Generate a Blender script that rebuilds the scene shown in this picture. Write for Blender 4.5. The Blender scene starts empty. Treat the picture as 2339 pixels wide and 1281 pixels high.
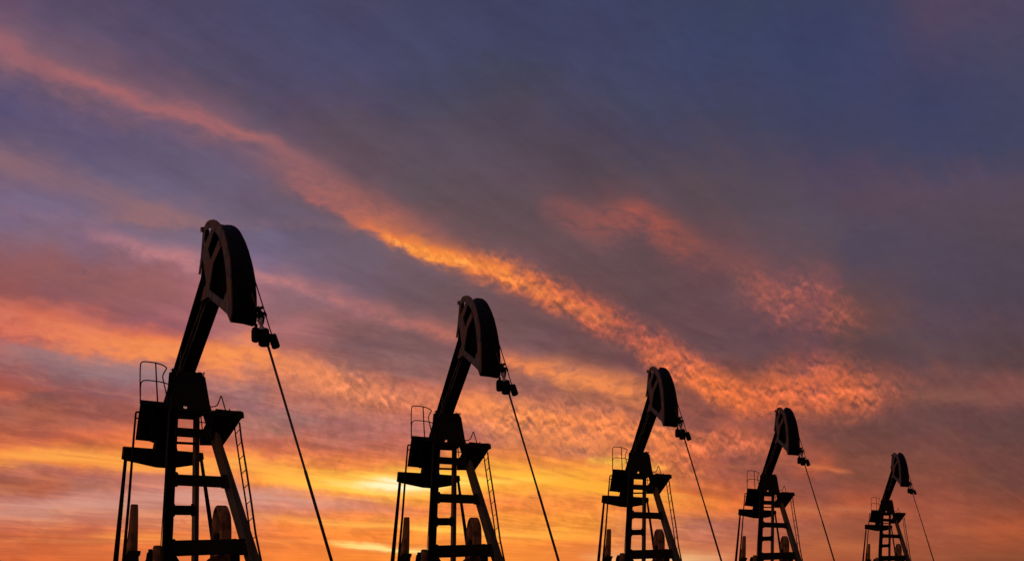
import bpy, bmesh, math, random
from mathutils import Vector
random.seed(7)
scene = bpy.context.scene
COL = scene.collection

# ------------------------------------------------------------------ camera
EYE = 1.7                      # eye height above the ground, metres
FPX = 3600.0                   # focal length in photograph pixels (photo 2339 wide)
CX, HOR = 1169.5, 1286.0       # optical axis column, horizon row
cam = bpy.data.objects.new("camera", bpy.data.cameras.new("camera"))
COL.objects.link(cam)
cam.location = (0, 0, EYE)
cam.rotation_euler = (math.radians(90), 0, 0)
cam.data.sensor_width = 36.0
cam.data.lens = 36.0 * FPX / 2339.0
cam.data.shift_y = (HOR - 640.5) / 2339.0
cam.data.clip_start = 0.1
cam.data.clip_end = 60000
scene.camera = cam

# ------------------------------------------------------------------ materials
def lin(c):
    def g(v):
        v /= 255.0
        return v / 12.92 if v <= 0.04045 else ((v + 0.055) / 1.055) ** 2.4
    return (g(c[0]), g(c[1]), g(c[2]), 1.0)

def metal(name, a, b, rough, spec=0.3, scale=6.0, c=None, bump=0.15, metallic=0.0, streak=1.0):
    m = bpy.data.materials.new(name); m.use_nodes = True
    nt = m.node_tree; N = nt.nodes; L = nt.links
    bs = N["Principled BSDF"]
    tc = N.new("ShaderNodeTexCoord")
    mp = N.new("ShaderNodeMapping"); mp.inputs["Scale"].default_value = (1, 1, streak)
    L.new(tc.outputs["Object"], mp.inputs["Vector"])
    n1 = N.new("ShaderNodeTexNoise"); n1.inputs["Scale"].default_value = scale
    n1.inputs["Detail"].default_value = 8; n1.inputs["Roughness"].default_value = 0.65
    L.new(mp.outputs["Vector"], n1.inputs["Vector"])
    r = N.new("ShaderNodeValToRGB")
    r.color_ramp.elements[0].position = 0.36; r.color_ramp.elements[0].color = (*a, 1)
    r.color_ramp.elements[1].position = 0.66; r.color_ramp.elements[1].color = (*b, 1)
    L.new(n1.outputs["Fac"], r.inputs["Fac"])
    out = r.outputs["Color"]
    if c:
        n2 = N.new("ShaderNodeTexNoise"); n2.inputs["Scale"].default_value = scale * 0.28
        n2.inputs["Detail"].default_value = 5
        L.new(tc.outputs["Object"], n2.inputs["Vector"])
        mr = N.new("ShaderNodeMapRange"); mr.inputs[1].default_value = 0.45; mr.inputs[2].default_value = 0.56
        L.new(n2.outputs["Fac"], mr.inputs[0])
        mx = N.new("ShaderNodeMix"); mx.data_type = 'RGBA'
        L.new(mr.outputs[0], mx.inputs[0]); L.new(out, mx.inputs[6]); mx.inputs[7].default_value = (*c, 1)
        out = mx.outputs[2]
    L.new(out, bs.inputs["Base Color"])
    bs.inputs["Roughness"].default_value = rough
    bs.inputs["Specular IOR Level"].default_value = spec
    bs.inputs["Metallic"].default_value = metallic
    if bump:
        n3 = N.new("ShaderNodeTexNoise"); n3.inputs["Scale"].default_value = scale * 5
        n3.inputs["Detail"].default_value = 6
        L.new(tc.outputs["Object"], n3.inputs["Vector"])
        bp = N.new("ShaderNodeBump"); bp.inputs["Strength"].default_value = bump; bp.inputs["Distance"].default_value = 0.02
        L.new(n3.outputs["Fac"], bp.inputs["Height"]); L.new(bp.outputs["Normal"], bs.inputs["Normal"])
    return m

M = {
 'oily':   metal("oily_black_steel", (.006, .005, .005), (.014, .008, .006), .65, .06),
 'head_shade':   metal("head_interior_shade", (.002, .0015, .0015), (.005, .003, .003), .9, .02),  # near-black colour standing in for shade inside the open head
 'beam':   metal("grimy_beam_steel", (.009, .006, .005), (.022, .011, .007), .65, .06, scale=4),
 'post':   metal("grimy_lit_post_steel", (.06, .042, .028), (.12, .082, .05), .6, .15, scale=5, c=(.14, .07, .03), streak=.3),  # grimy steel with the lit look of two legs raised into its colour
 'frame':  metal("weathered_frame_steel", (.045, .033, .033), (.165, .115, .108), .75, .12, scale=11, c=(.15, .07, .045), streak=.5),
 'weight': metal("rusty_counterweight_iron", (.28, .095, .035), (.50, .195, .075), .8, .15, scale=7, c=(.14, .052, .022), streak=.4),
 'rod':    metal("worn_rod_steel", (.03, .02, .014), (.07, .045, .03), .55, .2, scale=3, bump=0),
 'shackle':metal("pale_shackle_steel", (.30, .22, .2), (.45, .33, .30), .5, .4, scale=12),
 'rail':   metal("dark_pipe_rail", (.012, .008, .008), (.03, .018, .014), .5, .25, scale=10, bump=0),
 'wire':   metal("bright_wire", (.25, .19, .13), (.4, .3, .2), .5, .4, scale=20, bump=0),
 'stone':  metal("stained_concrete", (.16, .14, .12), (.26, .23, .2), .9, .2, scale=2),
 'soil':   metal("dry_steppe_soil", (.05, .038, .028), (.10, .075, .05), .95, .1, scale=.35, bump=.6),
}

# ------------------------------------------------------------------ mesh helpers
class MB:
    """collects vertices and faces of one part"""
    def __init__(self):
        self.bm = bmesh.new()
    def poly(self, pts):
        vs = [self.bm.verts.new(p) for p in pts]
        return self.bm.faces.new(vs)
    def loft(self, A, B):
        """solid between two outlines with equal vertex counts"""
        a = [self.bm.verts.new(p) for p in A]; b = [self.bm.verts.new(p) for p in B]
        n = len(a)
        self.bm.faces.new(a); self.bm.faces.new(list(reversed(b)))
        for i in range(n):
            j = (i + 1) % n
            self.bm.faces.new((a[i], b[i], b[j], a[j]))
        return self
    def slab(self, pts, vec):
        vec = Vector(vec)
        return self.loft(pts, [Vector(p) + vec for p in pts])
    def sweep(self, sections):
        """skin of successive closed sections"""
        rings = [[self.bm.verts.new(p) for p in s] for s in sections]
        n = len(rings[0])
        for r0, r1 in zip(rings, rings[1:]):
            for i in range(n):
                j = (i + 1) % n
                self.bm.faces.new((r0[i], r0[j], r1[j], r1[i]))
        self.bm.faces.new(list(reversed(rings[0]))); self.bm.faces.new(rings[-1])
        return self
    def tube(self, pts, r, seg=8):
        pts = [Vector(p) for p in pts]
        rr = r if isinstance(r, (list, tuple)) else [r] * len(pts)
        secs = []
        for i, p in enumerate(pts):
            t = (pts[min(i + 1, len(pts) - 1)] - pts[max(i - 1, 0)]).normalized()
            ref = Vector((0, 1, 0)) if abs(t.y) < .9 else Vector((1, 0, 0))
            a = t.cross(ref).normalized(); b = t.cross(a).normalized()
            secs.append([p + (a * math.cos(k * 2 * math.pi / seg) + b * math.sin(k * 2 * math.pi / seg)) * rr[i]
                         for k in range(seg)])
        return self.sweep(secs)
    def box(self, c, sx, sy, sz, ax=None):
        """box about c; ax = (x axis, y axis, z axis)"""
        X, Y, Z = ax or (Vector((1, 0, 0)), Vector((0, 1, 0)), Vector((0, 0, 1)))
        c = Vector(c)
        q = [c + X * sx * i + Y * sy * j - Z * sz for i, j in ((-1, -1), (1, -1), (1, 1), (-1, 1))]
        return self.slab(q, Z * 2 * sz)
    def build(self, name, mat, parent=None, smooth=False, bevel=0):
        bm = self.bm
        bmesh.ops.recalc_face_normals(bm, faces=bm.faces[:])
        if bevel:
            es = [e for e in bm.edges if len(e.link_faces) == 2 and e.calc_face_angle(0) > .5]
            bmesh.ops.bevel(bm, geom=es, offset=bevel, segments=2, affect='EDGES', clamp_overlap=True)
        me = bpy.data.meshes.new(name)
        if smooth:
            for f in bm.faces: f.smooth = True
        bm.to_mesh(me); bm.free()
        me.materials.append(mat)
        o = bpy.data.objects.new(name, me); COL.objects.link(o)
        if parent: o.parent = parent
        return o

# ------------------------------------------------------------------ measuring
# The nearest pumpjack is measured off the photograph.  Its own frame: x right, y away from the viewer, z up.
U0, D0 = 430.0, 33.3
ORI = Vector(((U0 - CX) / FPX * D0, D0))
_yl = ORI.normalized(); _xl = Vector((_yl.y, -_yl.x))
Lx, Ly = .9165, .40            # sideways axis of the machine (towards its far side)
Fx, Fy = .40, -.9165           # forward axis of the machine (towards the well)
Lv, Fv = Vector((Lx, Ly, 0)), Vector((Fx, Fy, 0))

def _ray(u, v):
    r = Vector(((u - CX) / FPX, 1.0))
    return Vector((r.dot(_xl), r.dot(_yl))), (HOR - v) / FPX
def _hit(u, v, nx, ny, k):
    r, rz = _ray(u, v)
    o = Vector((-ORI.dot(_xl), -ORI.dot(_yl)))
    t = (k - o.x * nx - o.y * ny) / (r.x * nx + r.y * ny)
    return Vector((o.x + t * r.x, o.y + t * r.y, EYE + t * rz))
def P(u, v, d=0.0): return _hit(u, v, 0, 1, d)          # on the plane d metres behind the post
def S(u, v, l):     return _hit(u, v, Lx, Ly, l)        # on the machine's side plane l
def G(u, v, f):     return _hit(u, v, Fx, Fy, f)        # on the machine's cross plane f
def resample(pts, n):
    pts = [Vector(p) for p in pts]
    ds = [0]
    for a, b in zip(pts, pts[1:]): ds.append(ds[-1] + (b - a).length)
    out = []
    for k in range(n):
        s = ds[-1] * k / (n - 1)
        i = max(j for j in range(len(pts) - 1) if ds[j] <= s + 1e-9)
        q = (s - ds[i]) / max(ds[i + 1] - ds[i], 1e-9)
        out.append(pts[i].lerp(pts[i + 1], min(q, 1)))
    return out
def smooth_line(pts, it=2):
    pts = [Vector(p) for p in pts]
    for _ in range(it):
        new = [pts[0]]
        for a, b in zip(pts, pts[1:]):
            new += [a.lerp(b, .25), a.lerp(b, .75)]
        pts = new + [pts[-1]]
    return pts

def make_pumpjack():
    root = bpy.data.objects.new("pumpjack", None); COL.objects.link(root)
    UP = Vector((0, 0, 1))
    # ---------------- horsehead
    NL, FL = -.28, .28
    O = [(464.2,521),(470,517.5),(472.5,511),(477.5,505),(483,502.6),(490,501.7),(495,503.6),(500,507.5),(504.8,512.4),(508.7,518.7),(512.6,528),(516,540),
         (519.6,552),(522.4,565),(525.2,580),(527.4,595),(528.6,610),(529.6,628),(530.6,648),(531.2,670),(531.7,702),(531,720),(528,734)]
    I = [(464.2,531),(471,528),(476,523.5),(480,521.5),(484.5,522.5),(489.5,526),(493,529),(496.5,533),(500,538),(503.7,544.5),(506.4,552),(509,560),
         (511,569),(512.5,578),(514.4,588),(516,599),(517.4,611),(518.8,625),(520,642),(521,658),(520.6,675),(518,692),(522.2,717)]
    body = MB()
    AR = [(511,516.5),(515,514.6),(520,513.7),(530,514.2),(536,516.6),(542,521),(547.6,527.2),(552.4,535),(561,552.5),(568.6,573),(575,597.4),(580,622.4),(584.4,650),(586.8,680),(587.4,710),(587,729),(585,742)]
    # far side plate, a near-black panel painting the shade inside and the ribs that box the head in
    far = [S(u, v, FL) for u, v in AR] + [S(577, 745.5, FL), S(545, 716, FL), S(532, 692, FL), S(518, 640, FL), S(510, 560, FL)]
    body.slab(far, -Lv * .03)
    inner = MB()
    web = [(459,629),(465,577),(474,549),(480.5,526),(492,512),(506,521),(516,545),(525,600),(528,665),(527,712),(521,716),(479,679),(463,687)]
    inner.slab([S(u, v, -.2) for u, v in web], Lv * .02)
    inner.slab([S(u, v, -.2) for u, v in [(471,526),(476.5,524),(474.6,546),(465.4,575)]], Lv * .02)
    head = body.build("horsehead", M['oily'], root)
    inner.build("inner_shade_panel", M['head_shade'], head)  # dark sheet painted as the shade behind the truss
    # curved face that carries the wireline
    n = 28
    a = resample([S(u, v, NL + .004) for u, v in O[8:]], n)
    b = resample([S(u, v, FL) for u, v in AR], n)
    fp = MB()
    secs = []
    for p, q in zip(a, b):
        back = -Fv * .05 - UP * .01
        secs.append([p, q, q + back, p + back])
    fp.sweep(secs)
    fp.build("curved_face", M['oily'], head)
    # bottom closing plate
    bp = MB()
    bp.slab([S(528, 733.5, NL + .004), S(585, 742, FL), S(577, 745.5, FL), S(523, 722, NL + .004)], UP * .03)
    bp.build("bottom_plate", M['oily'], head)
    # trussed near side
    fr = MB()
    def strip(pts, off):
        fr.slab([S(u, v, NL) - Lv * off for u, v in pts], -Lv * .022)
    for k in range(len(O) - 1):
        fr.slab([S(*O[k], NL), S(*O[k + 1], NL), S(*I[k + 1], NL), S(*I[k], NL)], -Lv * .028)
    Lr = [(465.3,530.5),(464,550),(462.4,570),(460.2,592),(455.5,627)]
    Rr = [(471.6,527.5),(469,546),(466,567),(464,593),(459,626)]
    for k in range(4):
        strip([Lr[k], Lr[k + 1], Rr[k + 1], Rr[k]], .002)
    strip([(484,524),(491.4,527.6),(477.6,569.5),(466,571)], .005)
    strip([(466,570),(477.5,569),(484,597.4),(470.6,612),(464.6,590)], .008)
    strip([(502.6,548),(507.4,563),(490,602),(482,604),(483.6,595)], .011)
    strip([(470.4,600),(484,596),(490.6,600),(484.4,640),(481.2,663),(472.6,656),(475.2,640)], .014)
    strip([(467.6,606),(471.6,603),(476.6,640),(474,650)], .004)
    strip([(470.4,655),(477,650),(481.4,662),(478.7,678),(462.5,688.8),(464.4,681)], .017)
    strip([(481,662),(513.4,687.4),(522.6,718.4),(478.6,678)], .009)
    strip([(512,688),(521,665),(528.6,690),(528,733),(522.5,718.4)], .012)
    fr.build("side_frame", M['frame'], head)
    # top tab of the frame
    tb = MB()
    tb.slab([S(u, v, NL) - Lv * .03 for u, v in [(464,520.5),(467.6,518.8),(467.8,529.6),(464,530.6)]], -Lv * .03)
    tb.build("pin_bracket", M['frame'], head)

    # ---------------- walking beam (I section)
    wb = MB()
    def line(p, q, v): return p[0] + (q[0] - p[0]) * (v - p[1]) / (q[1] - p[1])
    tA, tB = (469, 600), (346, 1008)
    bA, bB = (503, 694), (396, 988)
    T0l, T1l = S(*tA, -.15), S(*tB, -.15)
    B0r, B1r = S(*bA, .15), S(*bB, .15)
    dN = ((T0l + Lv * .15) - (B0r - Lv * .15)); dN.normalize()
    T0r, T1r = T0l + Lv * .3, T1l + Lv * .3
    B0l, B1l = B0r - Lv * .3, B1r - Lv * .3
    th = Vector((-.3, 0, -1)).normalized()
    ax = (T0l - T1l).normalized(); nn = Lv.cross(ax).normalized()
    if nn.z < 0: nn = -nn
    wb.loft([T0l, T0r, T0r - nn * .04, T0l - nn * .04], [T1l, T1r, T1r - nn * .04, T1l - nn * .04])
    wb.loft([B0l, B0r, B0r + nn * .04, B0l + nn * .04], [B1l, B1r, B1r + nn * .04, B1l + nn * .04])
    for dl in (0,):
        w = Lv * .018
        c0 = T0l + Lv * .15; c1 = T1l + Lv * .15; e0 = B0r - Lv * .15; e1 = B1r - Lv * .15
        wb.loft([c0 - w - nn * .02, c0 + w - nn * .02, e0 + w + nn * .02, e0 - w + nn * .02],
                [c1 - w - nn * .02, c1 + w - nn * .02, e1 + w + nn * .02, e1 - w + nn * .02])
    for t in (.12, .3, .46):
        p0 = T0l.lerp(T1l, t) + Lv * .02; p1 = B0l.lerp(B1l, t) + Lv * .02
        wb.slab([p0 - nn * .03, p1 + nn * .03, p1 + nn * .03 + Lv * .26, p0 - nn * .03 + Lv * .26], ax * .02)
    wb.build("walking_beam", M['beam'], root)
    for (u0, v0, u1, v1, du) in ((463.5, 689, 392, 886, 0), (466, 700, 441, 777, 1)):
        w = MB(); w.tube([S(u0, v0, -.32), S(u1, v1, -.32)], .0045, 5)
        w.build("guy_wire", M['wire'], root)
    w = MB(); w.tube([S(413, 800, -.2), S(411, 850, -.22)], .004, 5); w.build("guy_wire", M['wire'], root)

    # ---------------- saddle bearing on top of the post
    sb = MB()
    out = [(386,851),(399,847),(449,850),(468.6,861),(470,880),(481,937),(445,937),(426.8,937),(426.8,923.2),(423.6,923.8),(420.6,926.4),(419.6,929.6),(421,932.6),(424.6,934),(424.4,937),(380,937),(380,918)]
    sb.slab([P(u, v, -.22) for u, v in out], (0, .42, 0))
    saddle = sb.build("saddle_bearing", M['beam'], root)
    cp = MB()
    cp.tube([P(456, 862, -.05), P(456, 853, -.05), P(456, 851, -.05), P(456, 849.6, -.05)], [.07, .07, .055, .02], 12)
    cp.build("bearing_cap", M['oily'], saddle, smooth=True)
    gn = MB(); gn.tube([P(465, 862, -.1), P(465.6, 853, -.1), P(466, 851, -.1), P(466.2, 849.6, -.1)], [.01, .012, .02, .012], 8)
    gn.build("grease_nipple", M['oily'], saddle)
    ft = MB(); ft.slab([P(u, v, -.24) for u, v in [(400,859),(468,861),(469,866),(399,864)]], (0, .1, 0))
    ft.build("flange", M['oily'], saddle)
    br = MB(); br.slab([P(u, v, -.2) for u, v in [(393,840.5),(405,841),(403,850),(395,850),(390,878),(385,892)]], (0, .03, 0))
    brk = br.build("clamp_plate", M['oily'], saddle)
    for k, (u, v) in enumerate([(391.5,844),(390.4,850),(389.6,856),(388.4,861),(389,867),(387.6,873)]):
        c = P(u, v, -.19); b_ = MB(); b_.tube([c - Vector((.016, 0, 0)), c + Vector((.03, 0, 0))], .011, 6)
        b_.build("bolt", M['oily'], brk)

    # ---------------- samson post legs: A rear edge, B front corner, C outer edge
    def leg(A0, A1, B0, B1, C0, C1, d0, d1, mat='post'):
        ends = []
        for A, B, C, d in ((A0, B0, C0, d0), (A1, B1, C1, d1)):
            b = P(*B, d); l = b.x * Lx + b.y * Ly; f = b.x * Fx + b.y * Fy
            a = S(*A, l); c = G(*C, f)
            ends.append((a, b, c, a + c - b))
        top, bot = [list(e) for e in ends]
        g = []
        for p, q in zip(top, bot):            # run on down to the ground
            t = (p.z - .25) / (p.z - q.z); g.append(p + (q - p) * t)
        m = MB(); m.loft(top, g)
        return m.build("support_leg", M[mat], root)
    leg((383,925),(368,1281),(388.4,925),(374.2,1281),(408.6,925),(392.4,1281), -.26, -.62, 'beam')  # darker steel paints this leg as the shaded one
    leg((441.6,918),(436.7,1281),(447.4,918),(444.4,1281),(456.6,918),(453.6,1281), .30, .75)
    leg((456.8,925),(560.4,1281),(474.5,925),(576.4,1281),(480,925),(595.7,1281), -.2, -.75)
    lt = MB(); lt.loft([P(458,862,-.18), P(469,862,-.18), P(469,862,.1), P(458,862,.1)], [P(457.4,928,-.19), P(480.4,928,-.19), P(480.4,928,.1), P(457.4,928,.1)])
    lt.build("leg_head", M['beam'], root)
    fl = MB(); fl.loft([P(383,938,-.36), P(388,938,-.38), P(388,938,-.3), P(383,938,-.3)], [P(368.4,1281,-.72), P(374,1281,-.74), P(374,1281,-.62), P(368.4,1281,-.62)])
    fl.build("leg_flange", M['beam'], root)

    # ---------------- cross members
    def cross(tl, tr, bl, br_, dl, dr, th=.13, mat='beam', name="cross_beam"):
        m = MB(); m.slab([P(*tl, dl), P(*tr, dr), P(*br_, dr), P(*bl, dl)], (0, th, 0))
        # lower lip of the channel
        k = .8
        return m.build(name, M[mat], root)
    cross((398,975),(482,981),(397,995),(485,1001), -.25, -.22)
    cross((394,1082),(519,1087.7),(392,1107),(524,1113.4), -.36, -.42)
    cross((392,1153.3),(446,1153.8),(391,1175),(446,1175.4), -.3, .55)
    cross((398,1007),(446,1009.8),(398,1013),(446,1015.4), -.15, .45, .05)
    cross((390,1233.4),(556,1229.6),(388,1270),(566,1263.2), -.5, -.62, .2)
    cross((384,929),(483,938),(384,953.6),(447,957.8), -.3, -.2, .1)
    cross((445,938),(486,941.5),(445,944),(487,948), -.28, -.3, .06)
    tr = MB(); tr.tube([P(457,935,.7), P(462.6,984,.7)], .012, 6); tr.tube([P(457,963.6,.7), P(474,965.4,.5)], .012, 6)
    tr.build("rear_brace", M['rail'], root)

    # bolted gussets where the cross members meet the legs, with their bolts
    for (u, v, d, w, h) in ((401,1094,-.372,9,17), (515,1099,-.432,9,16), (395,1252,-.515,10,22), (557,1248,-.635,10,19), (399,986,-.262,7,13), (479,990,-.232,6,12), (396,1164,-.31,6,15), (441,1164,.47,5,14)):
        q = MB(); q.slab([P(u - w, v - h, d), P(u + w * .5, v - h, d), P(u + w, v - h * .4, d), P(u + w, v + h * .4, d), P(u + w * .5, v + h, d), P(u - w, v + h, d)], (0, .012, 0))
        gs = q.build("gusset_plate", M['beam'], root)
        for k in (-.6, 0, .6):
            b_ = MB(); c = P(u + w * .2, v + h * k, d); b_.tube([c, c + Vector((0, -.025, 0))], .014, 6); b_.build("bolt", M['post'], gs)
    # oil hose hanging along the left leg
    hs = MB(); hs.tube(smooth_line([P(391,905,-.4), P(386,960,-.46), P(381,1040,-.52), P(377,1090,-.56), P(371.6,1180,-.66), P(366,1262,-.74), P(360,1330,-.7)], 2), .0085, 6)
    hs.build("hose", M['rail'], root, smooth=True)
    # ---------------- platforms
    pl = MB()
    ztop = P(322, 913, -.3).z
    under = [P(321,916,-.35), P(400,930,-.25), P(386,1012,.75), P(355.5,1009,.75), P(309,1004,.75), P(314,965,.2)]
    pl.loft(under, [P(322,913,-.35), P(400,926,-.25), P(388,926,.75), P(358,924,.75), P(325,921.4,.75), P(323.4,917,.2)])
    plat = pl.build("platform", M['oily'], root)
    pe = MB(); pe.slab([P(322,912.6,-.38), P(373,917.6,-.37), P(420,930,-.36), P(420,938,-.36), P(321,921,-.38)], (0, .05, 0))
    pe.build("platform_edge", M['beam'], plat)
    sv = MB(); sv.tube([P(309.6,1006,.35), P(317.4,941,.3), P(318.2,940,.3)], .012, 6)
    R = .0125
    def rail(name, pts, d, parent, r=R, it=2):
        m = MB(); q = smooth_line([P(u, v, d if not isinstance(d, (list, tuple)) else d[k]) for k, (u, v) in enumerate(pts)], it)
        m.tube(q, r, 6); return m.build(name, M['rail'], parent, smooth=True)
    rail("handrail", [(320.5,922),(320,885),(320,854.5),(320.4,840),(321.4,829),(325,826),(332,825.4),(355,828),(368,832),(378,837),(381,840.5),(377.8,846),(371,857.6),(372.8,868),(378.6,893),(384,921)], -.34, plat, .013)
    rail("mid_rail", [(320.5,922),(320.6,897),(320.9,882.7),(322,874),(326,869),(334,868),(356,870),(372.7,873),(385,877)], -.33, plat, .0125, 2)
    rail("rail_post", [(355.6,828.5),(357,860),(360,919)], -.335, plat, .015, 0)
    sv.bm.free()
    for (a_, b_) in (((330,919),(318,998)), ((352,922),(345,1008)), ((318,960),(380,968))):
        q = MB(); q.tube([P(*a_, -.36), P(*b_, .55 if b_[1] > 990 else .2)], .02, 4); q.build("platform_rib", M['beam'], plat)
    # support pole beside the platform, bent over at the top
    sp = MB()
    q = smooth_line([P(319,941,.2), P(313,940.4,.2), P(310.6,941.4,.2), P(310,946,.2)], 1) + [P(305.4,1000,.2), P(294,1148,.2), P(282,1281,.2)]
    z0 = q[-1]; q.append(q[-2] + (q[-1] - q[-2]) * ((q[-2].z - .2) / (q[-2].z - q[-1].z)))
    sp.tube(q, [.02] * (len(q) - 4) + [.024, .030, .036, .040], 8)
    sp.tube([P(309,954,.2), P(316,955,.2)], .014, 6)
    sp.build("support_pole", M['beam'], root)

    pr = MB()
    zt = P(492, 934.5, -.5).z
    under = [P(485,946,-.5), P(551,956.6,-.5), P(535.5,980,-.1), P(509,1018,.6), P(484,1017,.6), P(456,1016.5,.6), P(456,1001,.3), P(484,1000,-.2)]
    pr.loft(under, [Vector((p.x, p.y, zt - .02 if k < 4 else p.z + .05)) for k, p in enumerate(under)])
    plat2 = pr.build("platform", M['oily'], root)
    pe = MB(); pe.slab([P(493,933,-.56), P(556.2,940,-.56), P(558,953.4,-.56), P(550.6,956.4,-.56), P(486,946,-.56), P(489.4,939,-.56)], (0, .05, 0))
    pe.build("platform_edge", M['beam'], plat2)
    rail("handrail", [(479,928.4),(490.5,928.2),(495,926),(497.6,922.6),(501,913.6),(504.6,904.2),(505.6,904.2),(509,915),(515,936)], -.5, plat2, .0125, 1)
    rail("rail_post", [(523.8,932.6),(524.6,938)], -.5, plat2, .012, 0)

    # ---------------- equalizer and pitman arms
    eq = MB()
    eo = [(282,1019),(351,1024),(404,1028.6),(462,1033.4),(464,1048),(440,1062),(401.6,1067.4),(378,1068),(357.8,1066.4),(291,1051.4),(279,1047.4)]
    eq.slab([G(u + 2, v, -1.2) for u, v in eo], -Fv * .1)
    eqo = eq.build("equalizer", M['beam'], root)
    for (u, v) in ((285.5,1037), (459,1041)):
        pn = MB(); c = G(u, v, -1.19); pn.tube([c - Fv * .02, c + Fv * .05], .045, 10); pn.build("pitman_pin", M['oily'], eqo)
    sd = MB(); sd.slab([G(u, v, -1.16) for u, v in [(358,1007),(402,1007),(406,1030),(354,1026),(355,1023)]], -Fv * .16)
    sd.build("equalizer_bearing", M['oily'], eqo)
    def arm(l0, r0, l1, r1, d0, d1, th, name="pitman_arm"):
        m = MB(); m.loft([P(*l0, d0), P(*r0, d0), P(*r0, d0) + Vector((0, th, 0)), P(*l0, d0) + Vector((0, th, 0))],
                         [P(*l1, d1), P(*r1, d1), P(*r1, d1) + Vector((0, th, 0)), P(*l1, d1) + Vector((0, th, 0))])
        return m.build(name, M['beam'], root, bevel=.012)
    arm((283,1046),(290.8,1048),(252.6,1330),(266,1330), .55, .25, .11)
    arm((455.6,1046),(463,1046),(489,1290),(501,1290), 1.25, .85, .10)

    # ---------------- cranks with counterweights
    def weight(prof, l, th, name="counterweight"):
        m = MB(); m.slab([S(u, v, l) for u, v in prof], Lv * th)
        return m.build(name, M['weight'], root, bevel=.014)
    c1 = weight([(281,1300),(285,1261),(288,1242),(290.6,1225),(293,1208),(294.4,1190),(295.6,1175),(296.8,1161),(297.8,1152.4),(299,1150),(300,1151),(300.4,1165),(300.2,1200),(299.4,1240),(297.6,1300)], -1.0, .155)
    hb = MB(); hb.slab([P(u, v, .05) for u, v in [(292.4,1257),(321.4,1256.6),(320.6,1264),(317,1270),(317.6,1330),(281,1330),(286,1270)]], (0, .35, 0))
    hb.build("crank_block", M['beam'], root)
    c2 = weight([(480,1240),(481,1221),(482,1206),(483.8,1186),(485.8,1172),(488.4,1162),(491.4,1155.8),(494.4,1153),(497,1153.6),(499.4,1157),(501.6,1162.4),(504.4,1170.6),(506.4,1180),(507.4,1196),(507.6,1214),(507.2,1236),(505,1320),(477,1320)], .75, .225)
    ey = MB(); c = S(493.2, 1166, .75); ey.tube([c - Lv * .004, c - Lv * .02], .042, 14); 
    ey.build("lifting_eye", M['oily'], c2)
    bo = MB(); bo.slab([S(u, v, .75) - Lv * .004 for u, v in [(493,1223),(497.6,1216),(501.6,1219),(501.6,1231),(493,1231)]], -Lv * .05)
    bo.build("clamp_bolt", M['oily'], c2)
    kb = MB(); kb.slab([P(u, v, -.1) for u, v in [(470,1281),(478,1274),(500,1266),(512,1262),(514,1330),(466,1330)]], (0, .5, 0))
    kb.build("crank_arm", M['weight'], root, bevel=.015)
    kb = MB(); kb.slab([P(u, v, -.02) for u, v in [(526,1230),(540,1228.6),(548,1268),(550,1330),(528,1330)]], (0, .2, 0))
    kb.build("crank_arm", M['beam'], root)

    # ---------------- gearbox with its drum
    gb = MB()
    gb.slab([P(u, v, .2) for u, v in [(328.6,1284),(333,1277),(335,1263),(338.4,1259),(338.6,1253.4),(348.6,1253),(349,1262),(352,1266),(368,1268),(395,1266),(404,1270),(411,1281),(420,1286),(460,1288),(462,1400),(326,1400)]], (0, .9, 0))
    gbx = gb.build("gearbox", M['oily'], root)
    dr = MB(); dr.tube([P(360, 1244.8, .1), P(360, 1246.5, .1), P(360, 1251, .1), P(360, 1300, .1)], [.06, .085, .1, .105], 16)
    dr.build("brake_drum", M['weight'], gbx, smooth=False)
    # skid and footing below
    sk = MB()
    pc = P(455, 1440, .1)
    ax2 = (Lv, Fv, UP)
    c0 = Vector((.25, .15, .125))
    sk.box(c0 - Lv * 1.0, .12, 2.6, .125, ax2); sk.box(c0 + Lv * 1.0, .12, 2.6, .125, ax2)
    for t in (-2.3, -.9, .6, 1.9): sk.box(c0 + Fv * t, .88, .09, .1, ax2)
    sk.build("skid", M['beam'], root)
    gp = MB(); gp.box(Vector((-.35, .75, .42)), .7, .5, .17); gp.build("gearbox_stand", M['beam'], root)

    # ---------------- bridle, carrier bar and polished rod
    f = 3.02
    for pts, r, nm, mt in (([(572.6,592),(577,610),(583,643),(601,700),(612,737),(621,765)], .0125, "bridle_cable", 'rail'),
                           ([(575,668),(581,688),(589.6,716)], .012, "bridle_cable", 'weight')):
        m = MB(); m.tube([G(u, v, f) for u, v in pts], r, 6); m.build(nm, M[mt], root)
    cb = MB()
    def lump(c0, c1, r, seg=14):
        a, b_ = G(*c0, f - .02), G(*c1, f - .02); d_ = b_ - a
        cb.tube([a - d_ * .0, a + d_ * .05, a + d_ * .12, a + d_ * .88, a + d_ * .95, b_], [r * .6, r * .88, r, r, r * .86, r * .5], seg)
    lump((584,747.6),(583.2,782), .076)
    lump((601.4,749),(603.6,792), .112)
    lump((620.4,763),(632,796), .085)
    cb.slab([G(u, v, f + .02) for u, v in [(579,753),(600,756),(627,765),(626,777),(600,778),(579,772)]], -Fv * .1)
    car = cb.build("carrier_bar", M['oily'], root, smooth=False)
    cl = MB()
    for (a_, b_, r) in (((581,706),(606,718), .035), ((587,701),(600,725), .05), ((603,712),(608.6,722), .03), ((579,711),(586,708), .022), ((596,703),(602,702), .035)):
        cl.tube([G(*a_, f), G(*b_, f)], [r, r * .8], 9)
    cl.tube([G(586,740,f), G(583,752,f)], .03, 8)
    cl.tube([G(603,722,f), G(600,740,f)], .022, 8)
    cl.tube([G(591,715,f), G(595.6,738,f)], .05, 9)
    cl.build("cable_clamp", M['oily'], root)
    sh = MB()
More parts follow.
